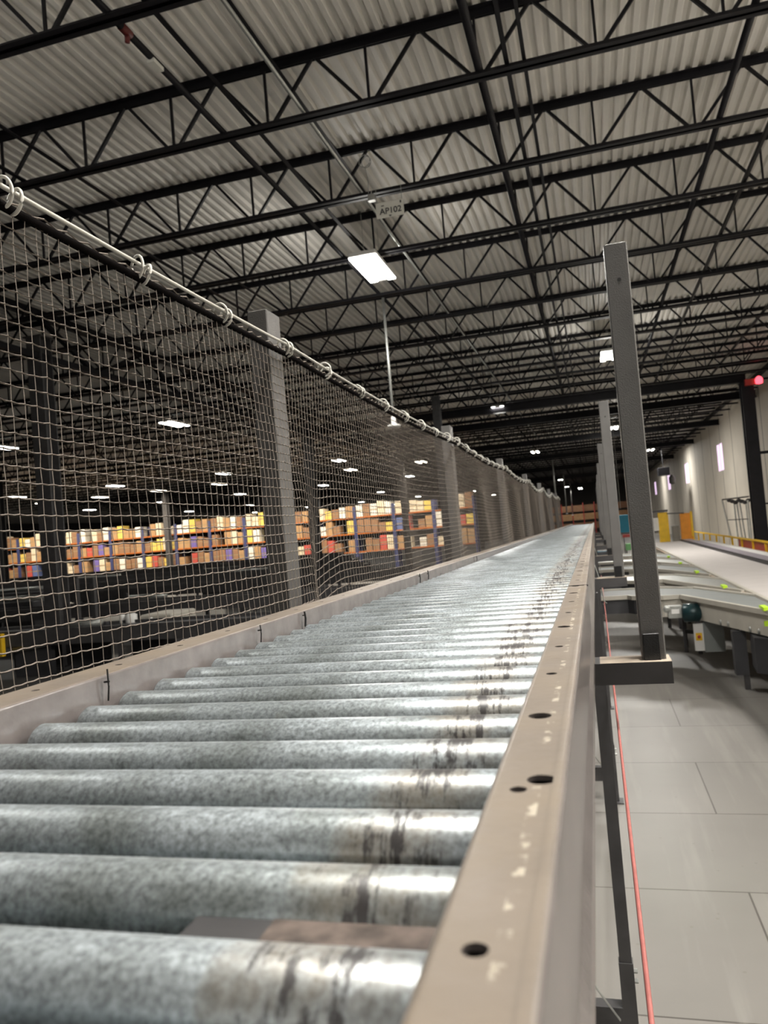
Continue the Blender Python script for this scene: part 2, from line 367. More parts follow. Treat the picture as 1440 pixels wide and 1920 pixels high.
# ---- bar joists
NODE0 = -1.99; PAN = 1.2192
def chord(x0, x1, y, z, w, h, up):
    # double angle: two legs with a gap
    m = MB()
    for s in (-1, 1):
        m.box(x0, x1, min(y + s * .012, y + s * w / 2), max(y + s * .012, y + s * w / 2), z + (h - .008 if up else 0), z + (h if up else .008))
        m.box(x0, x1, min(y + s * .012, y + s * .022), max(y + s * .012, y + s * .022), z, z + h)
    return m
def make_joist(x0, x1, y, label, group=None, detailed=False):
    t = thing('roof_joist', ((x0 + x1) / 2, y, H), label, 'roof joist', group)
    ztop = DECK - .085
    chord(x0, x1, y, H, .165, .07, False).build('bottom_chord', m_black, t)
    chord(x0, x1, y, ztop, .18, .085, True).build('top_chord', m_black, t)
    k0 = math.ceil((x0 + .5 - NODE0) / PAN); k1 = math.floor((x1 - .5 - NODE0) / PAN)
    allm = MB()
    for k in range(k0, k1 + 1):
        xn = NODE0 + k * PAN
        for dx, wd in ((-PAN / 2, .036), (0, .028), (PAN / 2, .036)):
            off = .06 * (1 if dx > 0 else -1 if dx < 0 else 0)
            one = MB() if detailed else allm
            one.bar((xn + off, y, H + .03), (xn + dx - off * .4, y, ztop + .02), wd, wd, (0, 1, 0))
            if detailed: one.build('web_member', m_black, t)
    if not detailed: allm.build('web', m_black, t)
    return t
JY = [5.93 + 2.225 * n for n in range(48)]
BX0, BX1 = -11.2, WX - .02
for n in range(8):
    make_joist(BX0, BX1, JY[n], 'black open-web roof joist, %s overhead counted from the top edge of the view' % ORD[n], detailed=True)
far = make_joist(BX0, BX1, JY[8], 'black open-web roof joist spanning above the conveyor, %s overhead from the top edge' % ORD[8])
for n in range(9, 12): dup(far, dy=JY[n] - JY[8], label='black open-web roof joist spanning above the conveyor, %s overhead from the top edge' % ORD[n])
for n in range(12, 48): dup(far, dy=JY[n] - JY[8], label='black open-web roof joist far down the building above the conveyor', group='far roof joists above the conveyor')
lj = make_joist(BX0 - 18.3, BX0, JY[2], 'black open-web roof joist over the dark hall behind the netting', 'roof joists behind the netting')
for n in range(3, 44): dup(lj, dy=JY[n] - JY[2])
lj2 = dup(lj, dx=-18.3, dy=JY[4] - JY[2])
lj2['label'] = 'black open-web roof joist over the farthest bay of the dark hall'; lj2['group'] = 'roof joists in the farthest bay'
for n in range(5, 44): dup(lj2, dy=JY[n] - JY[4])

# ---- columns, girders, cross beams
COLY = [14.0, 30.0, 46.0, 62.0, 78.0]
def wcol(x, y, wd, label, name='steel_column', ztop=H + .1, group=None, m=None):
    t = thing(name, (x, y, FZ), label, 'column', group); m = m or m_leg
    h = wd / 2
    MB().box(x - h, x + h, y - h, y - h + .03, FZ, ztop).box(x - h, x + h, y + h - .03, y + h, FZ, ztop).box(x - .02, x + .02, y - h + .03, y + h - .03, FZ, ztop).build('shaft', m, t)
    MB().box(x - h * 1.3, x + h * 1.3, y - h * 1.3, y + h * 1.3, FZ, FZ + .03).build('base_plate', m, t)
    MB().box(x - h * 1.25, x + h * 1.25, y - h * 1.25, y + h * 1.25, ztop - .03, ztop).build('cap_plate', m, t)
    return t
names = ['nearest', 'second', 'third', 'fourth', 'fifth']
for i, y in enumerate(COLY):
    wcol(BX0, y, .36, 'tall grey steel column behind the netting under the roof girder, %s of its row' % names[i])
for i, y in enumerate(COLY[1:]):
    wcol(BX0 - 18.3, y + 3, .36, 'dark steel column in the back row of the left hall', group='back row of hall columns')
wcol(-5.0, 26.5, .26, 'slim dark column with bracketed top behind the second netting post', ztop=4.7)
t = wcol(5.65, 30.0, .42, 'black painted column against the pale right wall, beside the leaning poles', m=m_black, ztop=4.35)
MB().box(5.55, 5.9, 29.62, 29.78, 4.2, 4.42).build('beacon_bracket', m_red, t)
MB().box(5.86, 7.0, 29.95, 30.05, 1.75, 1.85).box(5.86, 7.0, 29.95, 30.05, -.05, .0).build('wall_tie', m_black, t)
mb = MB().lathe((6.0, 29.6, 4.2), (0, 0, 1), [(0, .05), (.02, .12), (.16, .13), (.24, .09), (.28, .02)], 20)
tag(mb.build('warning_beacon', m_redlamp, None, True), 'glowing red beacon at the top of the black right-hand column', 'warning light')
def girder(y0, y1, label, x=BX0, group=None):
    t = thing('roof_girder', (x, (y0 + y1) / 2, 4.35), label, 'roof girder', group)
    for nm, z, s in (('top_chord', 5.33, .13), ('bottom_chord', 4.38, .13)):
        MB().box(x - s, x - .02, y0, y1, z, z + s).box(x + .02, x + s, y0, y1, z, z + s).build(nm, m_black, t)
    n = 8; st = (y1 - y0) / n
    for k in range(n):
        a, b = ((y0 + k * st, 5.36), (y0 + (k + 1) * st, 4.42)) if k % 2 == 0 else ((y0 + k * st, 4.42), (y0 + (k + 1) * st, 5.36))
        MB().bar((x, a[0], a[1]), (x, b[0], b[1]), .1, .1).build('diagonal', m_black, t)
    return t
girder(-2, 14, 'deep black roof girder behind the top of the netting, ending at the nearest column')
for i in range(4):
    girder(COLY[i], COLY[i + 1], 'deep black roof girder carried by the tall columns, %s span beyond the nearest column' % ORD[i])
for i, (y, zb) in enumerate(((30.0, 4.36), (35.2, 4.45), (45.2, 4.45), (56.2, 4.45), (70, 4.45))):
    x1 = 5.65 if i == 0 else WX - .03
    t = thing('roof_beam', (-2.5, y, zb), 'heavy black cross beam under the roof joists, %s down the building' % ORD[i], 'roof beam')
    MB().box(BX0, x1, y - .15, y + .15, zb, zb + .03).build('bottom_flange', m_black, t)
    MB().box(BX0, x1, y - .15, y + .15, zb + .28, zb + .31).build('top_flange', m_black, t)
    MB().box(BX0, x1, y - .01, y + .01, zb + .03, zb + .28).build('web_plate', m_black, t)

# ---- lines running down the building under the roof: (x, z, radius or width, kind)
def run(name, x, z, r, label, cat, y0=4.0, y1=75.0, m=m_black, n=10):
    return tag(MB().cyl((x, y0, z), (x, y1, z), r, n).build(name, m, None, True), label, cat)
run('sprinkler_pipe', -3.78, H + .09, .035, 'black pipe running lengthwise under the roof, carrying a red fitting', 'pipe')
run('sprinkler_pipe', -.76, H + .10, .045, 'thick black pipe running lengthwise above the right side of the conveyor', 'pipe')
run('sprinkler_pipe', 1.96, H + .10, .04, 'black pipe running lengthwise to the right of the tall grey guard posts', 'pipe')
run('electrical_conduit', -2.80, 4.93, .022, 'pale galvanised conduit running lengthwise under the roof past the hanging sign', 'conduit', m=m_galv)
def bridging(x, z, label, w=.05):
    m = MB().box(x - w / 2, x + w / 2, 4.5, 75, z, z + .006).box(x - w / 2, x - w / 2 + .006, 4.5, 75, z, z + w)
    return tag(m.build('joist_bridging', m_black), label, 'bridging')
bridging(-3.38, H + .06, 'black bridging angle just right of the pipe with the red fitting', .055)
bridging(-3.02, 5.4, 'thin black bridging angle high beside the galvanised conduit', .04)
bridging(-.46, H + .06, 'black bridging angle, left one of the close pair above the conveyor', .05)
bridging(-.28, H + .06, 'black bridging angle, right one of the close pair above the conveyor', .04)
bridging(-5.9, H + .06, 'black bridging angle left of the pipe with the red fitting', .05)
bridging(-6.55, H + .06, 'black bridging angle nearest above the netting cable', .06)
bridging(2.62, H + .06, 'black bridging angle right of the pipe beyond the guard posts', .05)
bridging(4.6, H + .06, 'black bridging angle closest to the pale right wall', .05)
# red fitting on the first pipe
mb = MB().cyl((-3.78, 6.14, H + .09), (-3.78, 6.28, H + .09), .042, 12).cyl((-3.78, 6.23, H + .09), (-3.78, 6.23, H - .01), .025, 10)
tag(mb.build('pipe_fitting', m_redpaint, None, True), 'small dark red fitting clamped on the black pipe at upper left', 'pipe fitting')
tag(MB().box(-3.82, -3.74, 6.62, 6.8, H + .03, H + .07).build('pipe_tag', m_sign), 'small pale tag hanging on the black pipe beside the red fitting', 'tag')

# ------------------------------------------------------------------ lamps
def lamp(x, y, z, label, group=None, power=LAMP_W, warm=False, L=1.3, ceil_fill=0):
    t = thing('high_bay_lamp', (x, y, z), label, 'ceiling lamp', group)
    MB().bbox(x - .24, x + .24, y - L / 2 - .05, y + L / 2 + .05, z + .02, z + .09, .01).build('housing', m_white, t)
    for s in (-1, 1):
        MB().box(x + s * .165 - .07, x + s * .165 + .07, y - L / 2, y + L / 2, z - .005, z + .02).build('light_strip', m_strip_w if warm else m_strip, t)
    for s in (-1, 1): MB().cyl((x, y + s * L * .4, z + .09), (x, y + s * L * .4, DECK + .02), .004, 5).build('hanger_wire', m_galv, t)
    ld = bpy.data.lights.new('lamp_light', 'AREA'); ld.shape = 'RECTANGLE'; ld.size = .46; ld.size_y = L; ld.energy = power
    ld.color = (1.0, .88, .70) if warm else (1.0, .965, .90)
    lo = bpy.data.objects.new('lamp_light', ld); C.objects.link(lo); lo.parent = t; lo.location = (0, 0, -.02)
    if ceil_fill:   # added point light below the fixture, there to brighten the ceiling
        pd = bpy.data.lights.new('ceiling_fill', 'POINT'); pd.energy = ceil_fill; pd.shadow_soft_size = .22; pd.color = ld.color
        po = bpy.data.objects.new('ceiling_fill', pd); C.objects.link(po); po.parent = t; po.location = (0, 0, -.32)
    return t
lamp(-3.3, 12.75, 4.6, 'bright twin-strip high-bay lamp hanging beside the AP102 sign', ceil_fill=CEIL_FILL)
lamp(-3.25, 30.6, 4.6, 'twin-strip high-bay lamp over the conveyor, second from the AP102 sign', power=LAMP_W * .8, ceil_fill=CEIL_FILL * .2)
for i, y in enumerate((51.4, 70.9, 90.2, 111.2)):
    lamp(-3.38, y, 4.6, 'far twin-strip high-bay lamp over the conveyor, %s from the AP102 sign' % ORD[i + 2], power=LAMP_W * .35)
lamp(.82, 23.1, 4.6, 'high-bay lamp half hidden behind the nearest right guard post', power=LAMP_W * 1.5, ceil_fill=CEIL_FILL)
lamp(1.37, 42.3, 4.6, 'small far high-bay lamp beside the second right guard post', power=LAMP_W * 2, ceil_fill=CEIL_FILL)
off = 'ceiling lamps outside the view'
for (x, y, p) in ((1.0, 2.0, 1.35), (1.08, -13.6, 1.6), (4.9, 8.0, 1.3), (5.2, 3.0, 1.3), (4.4, 60, 1.6), (4.4, 82, 1.4), (-6.5, 4.0, .3)):  # lamps near the conveyor line inferred; right-hand ones added to brighten floor and wall
    lamp(x, y, 4.6, 'twin-strip high-bay lamp among the inferred and added ones above the deck', off, LAMP_W * p, ceil_fill=CEIL_FILL if y < 20 else 0)
first = None
for j, x in enumerate((-14.2, -21.7, -29.4, -37.0, -44.6)):
    for i, y in enumerate((24.6, 43.0, 61.0, 79.0, 97.0, 115.0)):
        if first is None: first = lamp(x, y, 4.6, 'distant high-bay lamp glowing over the dark hall behind the netting', 'hall lamps behind the netting', HALL_W)
        else: dup(first, dx=x + 14.2, dy=y - 24.6)
rk = lamp(-10, 46.4, 4.3, 'warm lamp hanging in front of the lit pallet racks', 'lamps in front of the racks', RACK_W, True)
for k in range(1, 8): dup(rk, dx=-4.6 * k)

# ------------------------------------------------------------------ AP102 sign, access pole
def px(x, y, Y):   # point at depth Y seen at pixel (x, y)
    d = Vector((x - 720, y - 960, 1440.0))
    r = Vector((d.dot(Vector(CAM_X)), d.dot(Vector(CAM_Y)), d.dot(Vector(CAM_Z)))); return r * (Y / r.y)
cx_, cy_, cz_ = px(731, 392, 10.3)
t = thing('aisle_sign', (cx_, cy_, cz_ - .11), 'ivory hanging sign reading AP102 above the bright lamp', 'sign')
MB().box(cx_ - .2, cx_ + .2, cy_ - .004, cy_ + .004, cz_ - .11, cz_ + .11).build('sign_board', m_sign, t)
fc = bpy.data.curves.new('txt', 'FONT'); fc.body = 'AP102'; fc.size = .118; fc.align_x = 'CENTER'; fc.align_y = 'CENTER'; fc.extrude = .001; fc.offset = .0015
tmp = bpy.data.objects.new('txt', fc); C.objects.link(tmp)
bpy.context.view_layer.update()
me = bpy.data.meshes.new_from_object(tmp.evaluated_get(bpy.context.evaluated_depsgraph_get())); bpy.data.objects.remove(tmp)
me.materials.clear(); me.materials.append(m_ink)
lt = bpy.data.objects.new('lettering', me); C.objects.link(lt); lt.parent = t; lt.location = (0.01, -.007, .088); lt.rotation_euler = (math.pi / 2, 0, 0)
MB().add([(cx_ - .025, cy_ - .006, cz_ - .082), (cx_ + .025, cy_ - .006, cz_ - .082), (cx_, cy_ - .006, cz_ - .104)], [(0, 1, 2)]).build('arrow', m_ink, t)
MB().box(cx_ + .15, cx_ + .17, cy_ - .006, cy_ - .004, cz_ + .06, cz_ + .095).box(cx_ - .12, cx_ - .08, cy_ - .006, cy_ - .004, cz_ + .055, cz_ + .068).build('sticker', m_ink, t)
MB().cyl((cx_ - .18, cy_, cz_ + .11), (cx_ - .18, cy_, H + .05), .004, 5).cyl((cx_ + .18, cy_, cz_ + .11), (cx_ + .18, cy_, H + .05), .004, 5).build('hanger_wire', m_galv, t)
q = px(683, 302, 10.2); mb = MB().ring(q, (0.2, 1, 0), .085, .006).ring(q + Vector((.02, .02, -.01)), (0.3, 1, .1), .075, .006).tube([q + Vector((0, 0, -.085)), q + Vector((.03, 0, -.3)), q + Vector((.02, 0, -.46))], .006)
tag(mb.build('cable_coil', m_galv, None, True), 'small coil of grey cable hanging from the joist above the sign', 'cable')
q = px(697, 372, 10.28); mb = MB().bbox(q.x - .05, q.x + .05, q.y - .04, q.y + .04, q.z - .04, q.z + .05, .01).cyl((q.x, q.y, q.z + .05), (q.x, q.y, H + .03), .008, 6)
tag(mb.build('junction_box', m_galv), 'small grey junction box at the left corner of the AP102 sign', 'box')
def access_pole(x, y, z0, z1, label, r=.028):
    t = thing('antenna_pole', (x, y, z0), label, 'hanging pole')
    MB().cyl((x, y, z0 + .1), (x, y, z1), r, 10).build('pole', m_galv, t, True)
    MB().lathe((x, y, z0), (0, 0, 1), [(0, .10), (.02, .14), (.05, .13), (.08, .05), (.22, .045), (.24, .02)], 18).build('antenna_head', m_white, t, True)
access_pole(-3.73, 15.0, 2.15, H + .02, 'thin pale pole hanging from the roof with a disc antenna over the netting')
for i, (u, v, Y, zb) in enumerate(((1039, 900, 62, .9), (1058, 910, 84, .6), (1070, 925, 105, .5))):
    q = px(u, v, Y); access_pole(q.x, Y, zb, DECK, 'thin grey pole hanging far over the conveyor, %s beyond the antenna pole' % ORD[i], .06)

# ================================================================== roller conveyor
RT = -0.137; XR0, XR1 = -0.0667, -0.0275; XL0, XL1 = -0.577, -0.637; YEND = 21.5; Y0 = -0.35
conv = thing('roller_conveyor', (-.33, 0, FZ), 'long galvanised roller conveyor with taupe steel side rails running into the distance', 'conveyor')
def flange(mb, xa, xb, y0, y1, z, holes, flip):
    # flat strip between xa < xb with round holes (x, y, r) cut through
    holes = sorted(holes, key=lambda h: h[1]); cur = y0; n = 20
    for hx, hy, r in holes:
        d = r * 1.15; a, b = hy - d, hy + d
        if a < cur: continue
        if a > cur: mb.add([(xa, cur, z), (xb, cur, z), (xb, a, z), (xa, a, z)], [(0, 1, 2, 3)])
        circ = [(hx + r * math.cos(2 * math.pi * i / n), hy + r * math.sin(2 * math.pi * i / n)) for i in range(n)]
        outer = []
        for (qx, qy) in circ:
            ux, uy = (qx - hx) / r, (qy - hy) / r
            s = 1e9
            if ux > 1e-6: s = min(s, (xb - hx) / ux)
            if ux < -1e-6: s = min(s, (xa - hx) / ux)
            if uy > 1e-6: s = min(s, (b - hy) / uy)
            if uy < -1e-6: s = min(s, (a - hy) / uy)
            outer.append((hx + ux * s, hy + uy * s))
        vs = [(p[0], p[1], z) for p in circ] + [(p[0], p[1], z) for p in outer] + [(p[0], p[1], z - .003) for p in circ]
        fs = [(i, n + i, n + (i + 1) % n, (i + 1) % n) for i in range(n)] + [(i, (i + 1) % n, 2 * n + (i + 1) % n, 2 * n + i) for i in range(n)]
        mb.add(vs, fs)
        # corners
        for (qx, qy) in ((xa, a), (xb, a), (xb, b), (xa, b)):
            best = sorted(range(n), key=lambda i: (outer[i][0] - qx) ** 2 + (outer[i][1] - qy) ** 2)
            i0 = best[0]; j = None
            for i in best[1:4]:
                if abs(i - i0) in (1, n - 1) and (abs(outer[i][0] - outer[i0][0]) > 1e-7 and abs(outer[i][1] - outer[i0][1]) > 1e-7): j = i; break
            if j is not None: mb.add([(qx, qy, z), outer[i0] + (z,), outer[j] + (z,)], [(0, 1, 2)])
        cur = b
    mb.add([(xa, cur, z), (xb, cur, z), (xb, y1, z), (xa, y1, z)], [(0, 1, 2, 3)])
def arc(cx, cz, r, a0, a1, n=6):
    return [(cx + r * math.cos(math.radians(a0 + (a1 - a0) * i / n)), cz + r * math.sin(math.radians(a0 + (a1 - a0) * i / n))) for i in range(n + 1)]
b = .004
RH = [(-.0500, .250, .0046), (-.0507, .403, .0046), (-.0398, .4185, .0078), (-.0500, .556, .0082), (-.0500, .7085, .0048), (-.0500, .8600, .0046), (-.0505, 1.017, .0082), (-.0500, 1.169, .0048), (-.0500, 1.322, .0048), (-.0505, 1.474, .008)]
RH += [(-.0500, 1.626 + .1524 * k, .0048 if k % 3 else .008) for k in range(60)]
def side_rail(right):
    # formed channel: inner web beside the roller ends, flange turned outward, outer lip folded down
    if right:
        m = MB(); flange(m, XR0 + b, XR1 - b, Y0, YEND, RT, RH, False)
        m.extrude([(XR0, RT - .168), (XR0, RT - b)] + arc(XR0 + b, RT - b, b, 180, 90), Y0, YEND)
        m.extrude([(XR0 + .003, RT - .165), (XR0 + .003, RT - b)], Y0, YEND)
        m.extrude(arc(XR1 - b, RT - b, b, 90, 0) + [(XR1, RT - .088), (XR1 + .005, RT - .096), (XR1 + .005, RT - .104), (XR1 + .001, RT - .110), (XR1 + .001, RT - .164), (XR1 - .002, RT - .168), (XR0, RT - .168)], Y0, YEND)
        m.extrude([(XR1 - .003, RT - .165), (XR1 - .003, RT - b)], Y0, YEND)
    else:
        m = MB(); LH = [(-.606, .56 + .1524 * k, .0046) for k in range(-5, 60)]
        flange(m, XL1 + b, XL0 - b, Y0, YEND, RT, LH, False)
        m.extrude([(XL1 + .004, RT - .03), (XL1, RT - .03)] + arc(XL1 + b, RT - b, b, 180, 90), Y0, YEND)
        m.extrude(arc(XL0 - b, RT - b, b, 90, 0) + [(XL0, RT - .168), (XL0 - .04, RT - .168)], Y0, YEND)
        m.extrude([(XL0 - .003, RT - .003), (XL0 - .003, RT - .165)], Y0, YEND)
        m.extrude([(XL1 + .004, RT - .03), (XL1 + .004, RT - b)], Y0, YEND)
    o = m.build('side_rail', m_rail, conv); smooth_by_angle(o, .7); return o
sr = side_rail(True); sl = side_rail(False)
# overlapping splice on the near section's outer face
m = MB(); yj = 1.63
m.extrude([(XR1 - .006, RT + .0008)] + arc(XR1 - .0032, RT - .0032, .004, 90, 0) + [(XR1 + .0008, RT - .086)], Y0, yj)
o = m.build('splice_cover', m_rail, conv); smooth_by_angle(o)
MB().box(XR0 + .002, XR1 + .002, yj - .0008, yj + .0008, RT - .002, RT + .0012).build('rail_joint', m_leg, conv)
# rollers
PIT = .0759; RR = .0241; RZ = -.1872; RXL, RXR = -.568, -.0735; RXC = (RXL + RXR) / 2; HL = (RXR - RXL) / 2
def roller_mb(y):
    m = MB().lathe((RXC - HL, y, RZ), (1, 0, 0), [(0, .012), (.0, RR - .005), (.002, RR - .002), (.005, RR), (2 * HL - .005, RR), (2 * HL - .002, RR - .002), (2 * HL, RR - .005), (2 * HL, .012)], 40)
    return m
def bake(o, c):   # shift a mesh so its origin is at c
    c = Vector(c); org = Vector(o['org'])
    for v in o.data.vertices: v.co -= (c - org)
    o.location = c - org
YR0 = .2885 - 4 * PIT
r0 = roller_mb(YR0).build('roller', m_roller, conv); bake(r0, (RXC, YR0, RZ)); smooth_by_angle(r0, .8)
hb = MB()
hb.lathe((XL0, YR0, RZ), (1, 0, 0), [(0, .010), (.003, .010), (.004, .0065), (.010, .0065)], 6)
hub = hb.build('axle_end', m_galv, conv); bake(hub, (XL0, YR0, RZ)); smooth_by_angle(hub)
for k in range(1, 100):
    c = r0.copy(); C.objects.link(c); c.parent = conv; c.location = r0.location + Vector((0, k * PIT, 0))
for k in range(1, 60):
    c = hub.copy(); C.objects.link(c); c.parent = conv; c.location = hub.location + Vector((0, k * PIT, 0))
m = MB(); y = YR0 + 100 * PIT
while y < YEND - .05:
    m.lathe((RXC - HL, y, RZ), (1, 0, 0), [(0, .012), (.002, RR), (2 * HL - .002, RR), (2 * HL, .012)], 16); y += PIT
o = m.build('roller', m_roller, conv); bake(o, (RXC, 10, RZ)); smooth_by_angle(o, .8); tag(o, 'far rollers of the conveyor', kind='stuff')
# spacers under the rollers
for y in (.3265,):
    MB().box(-.205, -.164, y - .0150, y + .0150, RZ + .003, RZ + .0085).build('sensor_end', m_leg, conv)
    MB().box(-.164, XR0, y - .0150, y + .0150, RZ + .003, RZ + .0090).build('sensor_bar', m_grime, conv)
# dark pan under the rollers
MB().box(XL0, XR0, Y0, YEND, RT - .17, RT - .167).build('under_pan', m_leg, conv)
# supports
for i, y in enumerate((3.24, 6.29, 9.34, 11.6, 14.2, 17.2, 20.1)):
    for s, xx in ((1, -.040), (-1, -.61)):
        lg = MB().box(xx - .024, xx + .024, y - .02, y - .015, -1.80, RT - .168).box(xx - .024, xx - .019, y - .015, y + .02, -1.80, RT - .168).box(xx + .019, xx + .024, y - .015, y + .02, -1.80, RT - .168).build('leg', m_leg, conv)
        MB().box(xx - .028, xx + .028, y - .026, y - .021, FZ + .01, -1.78).box(xx - .028, xx - .024, y - .021, y + .024, FZ + .01, -1.78).box(xx + .024, xx + .028, y - .021, y + .024, FZ + .01, -1.78).build('adjustable_foot', m_leg, lg)
        MB().box(xx - .06, xx + .06, y - .06, y + .06, FZ, FZ + .01).build('foot_plate', m_leg, lg)
        mb = MB()
        for z in (-1.82, -1.86): mb.cyl((xx + s * .028, y, z), (xx + s * .042, y, z), .009, 6)
        mb.build('bolt', m_galv, lg)
    MB().box(-.585, -.066, y - .03, y - .025, -2.06, -1.96).box(-.585, -.066, y - .03, y + .03, -1.96, -1.955).build('leg_brace', m_leg, conv)
    MB().bar((-.08, y - .05, -1.99), (-.55, y - .05, -1.3), .012, .004).build('tie_bar', m_galv, conv)

# guard posts on the right
def right_post(y, label):
    x = .125; t = thing('guard_post', (x, y, -.41), label, 'guard post')
    p = MB().bbox(x - .032, x + .032, y, y + .064, -.41, .772, .0035).build('post', m_post, t)
    MB().cyl((x + .002, y - .0012, .665), (x + .002, y + .001, .665), .0055, 12).build('bolt_hole', m_ink, p)
    MB().bbox(x - .027, x + .018, y - .012, y - .0005, -.41, -.335, .002).build('base_clip', m_clip, t)
    MB().box(-.62, .168, y - .035, y + .075, -.414, -.41).box(-.62, .168, y - .035, y - .031, -.47, -.414).build('bracket', m_leg, t)
    MB().box(-.022, .168, y - .034, y + .074, -.41, -.4092).build('bracket_dust', m_dust, t)
    return t

for i in range(7): right_post(2.27 + 3.075 * i, 'grey painted square guard post standing right of the conveyor, %s from the camera' % (['nearest', 'second', 'third', 'fourth', 'fifth', 'sixth', 'seventh'][i]))
# netting posts on the left
for i in range(7):
    y = 2.14 + 3.05 * i; x0, x1 = -.962, -.897
    t = thing('netting_post', ((x0 + x1) / 2, y, -.41), 'grey painted square post holding up the netting left of the conveyor, %s from the camera' % (['nearest', 'second', 'third', 'fourth', 'fifth', 'sixth', 'seventh'][i]), 'netting post')
    MB().bbox(x0, x1, y, y + .1, -.41, .713, .003).build('post', m_post, t)
    MB().box(x0, -.60, y - .01, y + .11, -.414, -.41).box(x0, -.60, y - .01, y - .006, -.47, -.414).build('bracket', m_leg, t)
# extra long grey upright seen through the net at its left end
# net
PTS = [2.19 + 3.05 * i for i in range(7)]
def cable_z(y):
    z0 = .655
    if y < PTS[0]: return .617 + .006 * math.cos(y * 2)
    k = min(int((y - PTS[0]) / 3.05), 6); u = (y - PTS[0]) / 3.05 - k
    sag = [.02, .03, .05, .09, .10, .06, .06][k]
    return .617 - sag * 4 * u * (1 - u)
def net_x(y, z):
    d = cable_z(y) - z
    wv = .014 * math.sin(y * 4.3 + z * 1.2) + .004 * math.sin(y * 9.3 + z * 2.0 + 1) * min(1, d * 2)
    return -.875 + .03 * d + wv * min(1, d * 3)
CY, CZ = .0280, .0262
ny = int((YEND - .55) / CY); nz = 37
def node(i, j):
    y = .55 + i * CY; top = cable_z(y) - .035
    z = top - j * CZ
    y2 = y + .0025 * math.sin(j * .35 + i * .21)
    # pinch where the net is gathered beyond the first post
    g = math.exp(-((y - 2.42) / .10) ** 2); low = max(0, min(1, (.25 - z) / .35))
    z -= .055 * g * low * (1.0); y2 -= .35 * (y - 2.42) * g * low
    return Vector((net_x(y2, z) - .05 * g * low + random.uniform(-.0012, .0012), y2, z + random.uniform(-.0012, .0012)))
random.seed(3)
nodes = [[node(i, j) for j in range(nz)] for i in range(ny)]
mh = MB(); mv = MB(); r = .0012
def seg(m, a, b, r, sag):
    mid = (a + b) / 2 + Vector((0, 0, -sag))
    m.tube([a, mid, b], r, 3)
for i in range(ny):
    far_ = .55 + i * CY > 9
    for j in range(nz):
        a = nodes[i][j]
        if i + 1 < ny and j >= 0:
            if far_: mh.tube([a, nodes[i + 1][j]], .0015, 3)
            else: seg(mh, a, nodes[i + 1][j], .00155, .0013)
        if j + 1 < nz: mh.tube([a, nodes[i][j + 1]], r * .7, 3)
        if not far_ and .55 + i * CY < 3.5:
            mh.add([a + Vector(d) * .0022 for d in ((1, 0, 0), (-1, 0, 0), (0, 1, 0), (0, -1, 0), (0, 0, 1), (0, 0, -1))], [(0, 2, 4), (2, 1, 4), (1, 3, 4), (3, 0, 4), (2, 0, 5), (1, 2, 5), (3, 1, 5), (0, 3, 5)])
net = thing('safety_net', (-.87, 6, -.35), 'taupe knotted safety netting hung on rings along the left of the conveyor', 'safety net')
mh.build('mesh', m_net, net)
m = MB(); pts = [(net_x(y, cable_z(y) - .03) , y, cable_z(y) - .031) for y in [.5 + .03 * k for k in range(int((YEND - .5) / .03))]]
m.tube(pts, .008, 6).build('border_rope', m_rope, net, True)
m = MB(); m.tube([(p[0], p[1], p[2] + .012 + (.004 if k % 2 else -.004)) for k, p in enumerate(pts)], .0018, 4).build('lacing', m_net, net)
cb = MB().tube([(-.872, y, cable_z(y)) for y in [.4 + .1 * k for k in range(int((YEND - .4) / .1))]], .0042, 8)
tag(cb.build('support_cable', m_cable, None, True), 'pale cable strung along the top of the netting', 'cable')
# rings
y = 1.0; hooks = [1.03, 1.405, 1.78, 2.20, 2.55, 2.965, 3.335, 3.725, 4.11]
while hooks[-1] < YEND - .5: hooks.append(hooks[-1] + .38)
ring0 = None
for k, y in enumerate(hooks):
    z = cable_z(y); x = -.872
    near = k < 6
    lab = ('white plastic ring pair clipping the netting to its cable, %s from the left edge' % ORD[k]) if near else 'small white plastic ring clipping the far netting to its cable'
    if ring0 is None:
        m = MB().ring((x, y, z - .010), (0.25, 1, 0.15), .0235, .0031).ring((x + .004, y + .022, z - .018), (0.35, 1, -.1), .021, .0031)
        ring0 = tag(m.build('net_ring', m_ring, None, True), lab, 'ring'); ry, rz = y, z
    else:
        c = ring0.copy(); C.objects.link(c); c.location = ring0.location + Vector((0, y - ry, z - rz)); c['label'] = lab
        c.rotation_euler = (random.uniform(-.2, .2), 0, random.uniform(-.3, .3))
        if not near: c['group'] = 'rings along the far netting'
# cable ties on the left rail
for i, (y, h) in enumerate(((.79, .03), (1.22, .024), (1.43, .022), (2.47, .024), (2.60, .026), (3.73, .02))):
    m = MB().tube([(-.571, y, -.167), (-.569, y, -.15), (-.571, y + .002, -.16 + h)], .0011 if i < 2 else .0022, 5).tube([(-.575, y, -.145), (-.568, y, -.1445)], .0013, 5)
    tag(m.build('cable_tie', m_clip), 'black cable tie end sticking up inside the left side rail, %s from the camera' % ORD[i], 'cable tie')
# pull cord
CT = .0185
z = -.60
tag(MB().tube([(.0185 * .6, -.2 + .4 * k, z - .002 * math.sin(k * .9)) for k in range(22)], .0036, 8).build('pull_cord', m_cord, None, True), 'red emergency pull cord running beside the conveyor legs', 'cord')
for i, y in enumerate((5.55, 8.6)):
    tag(MB().tube([(-.03, y, -.33), (.0, y - .02, -.46), (.012, y, -.585), (.028, y, -.60), (.012, y, -.615), (.002, y, -.60)], .0035, 6).build('cord_hook', m_galv, None, True), 'bent wire hook carrying the red pull cord, %s beyond the nearest guard post' % ORD[i], 'hook')

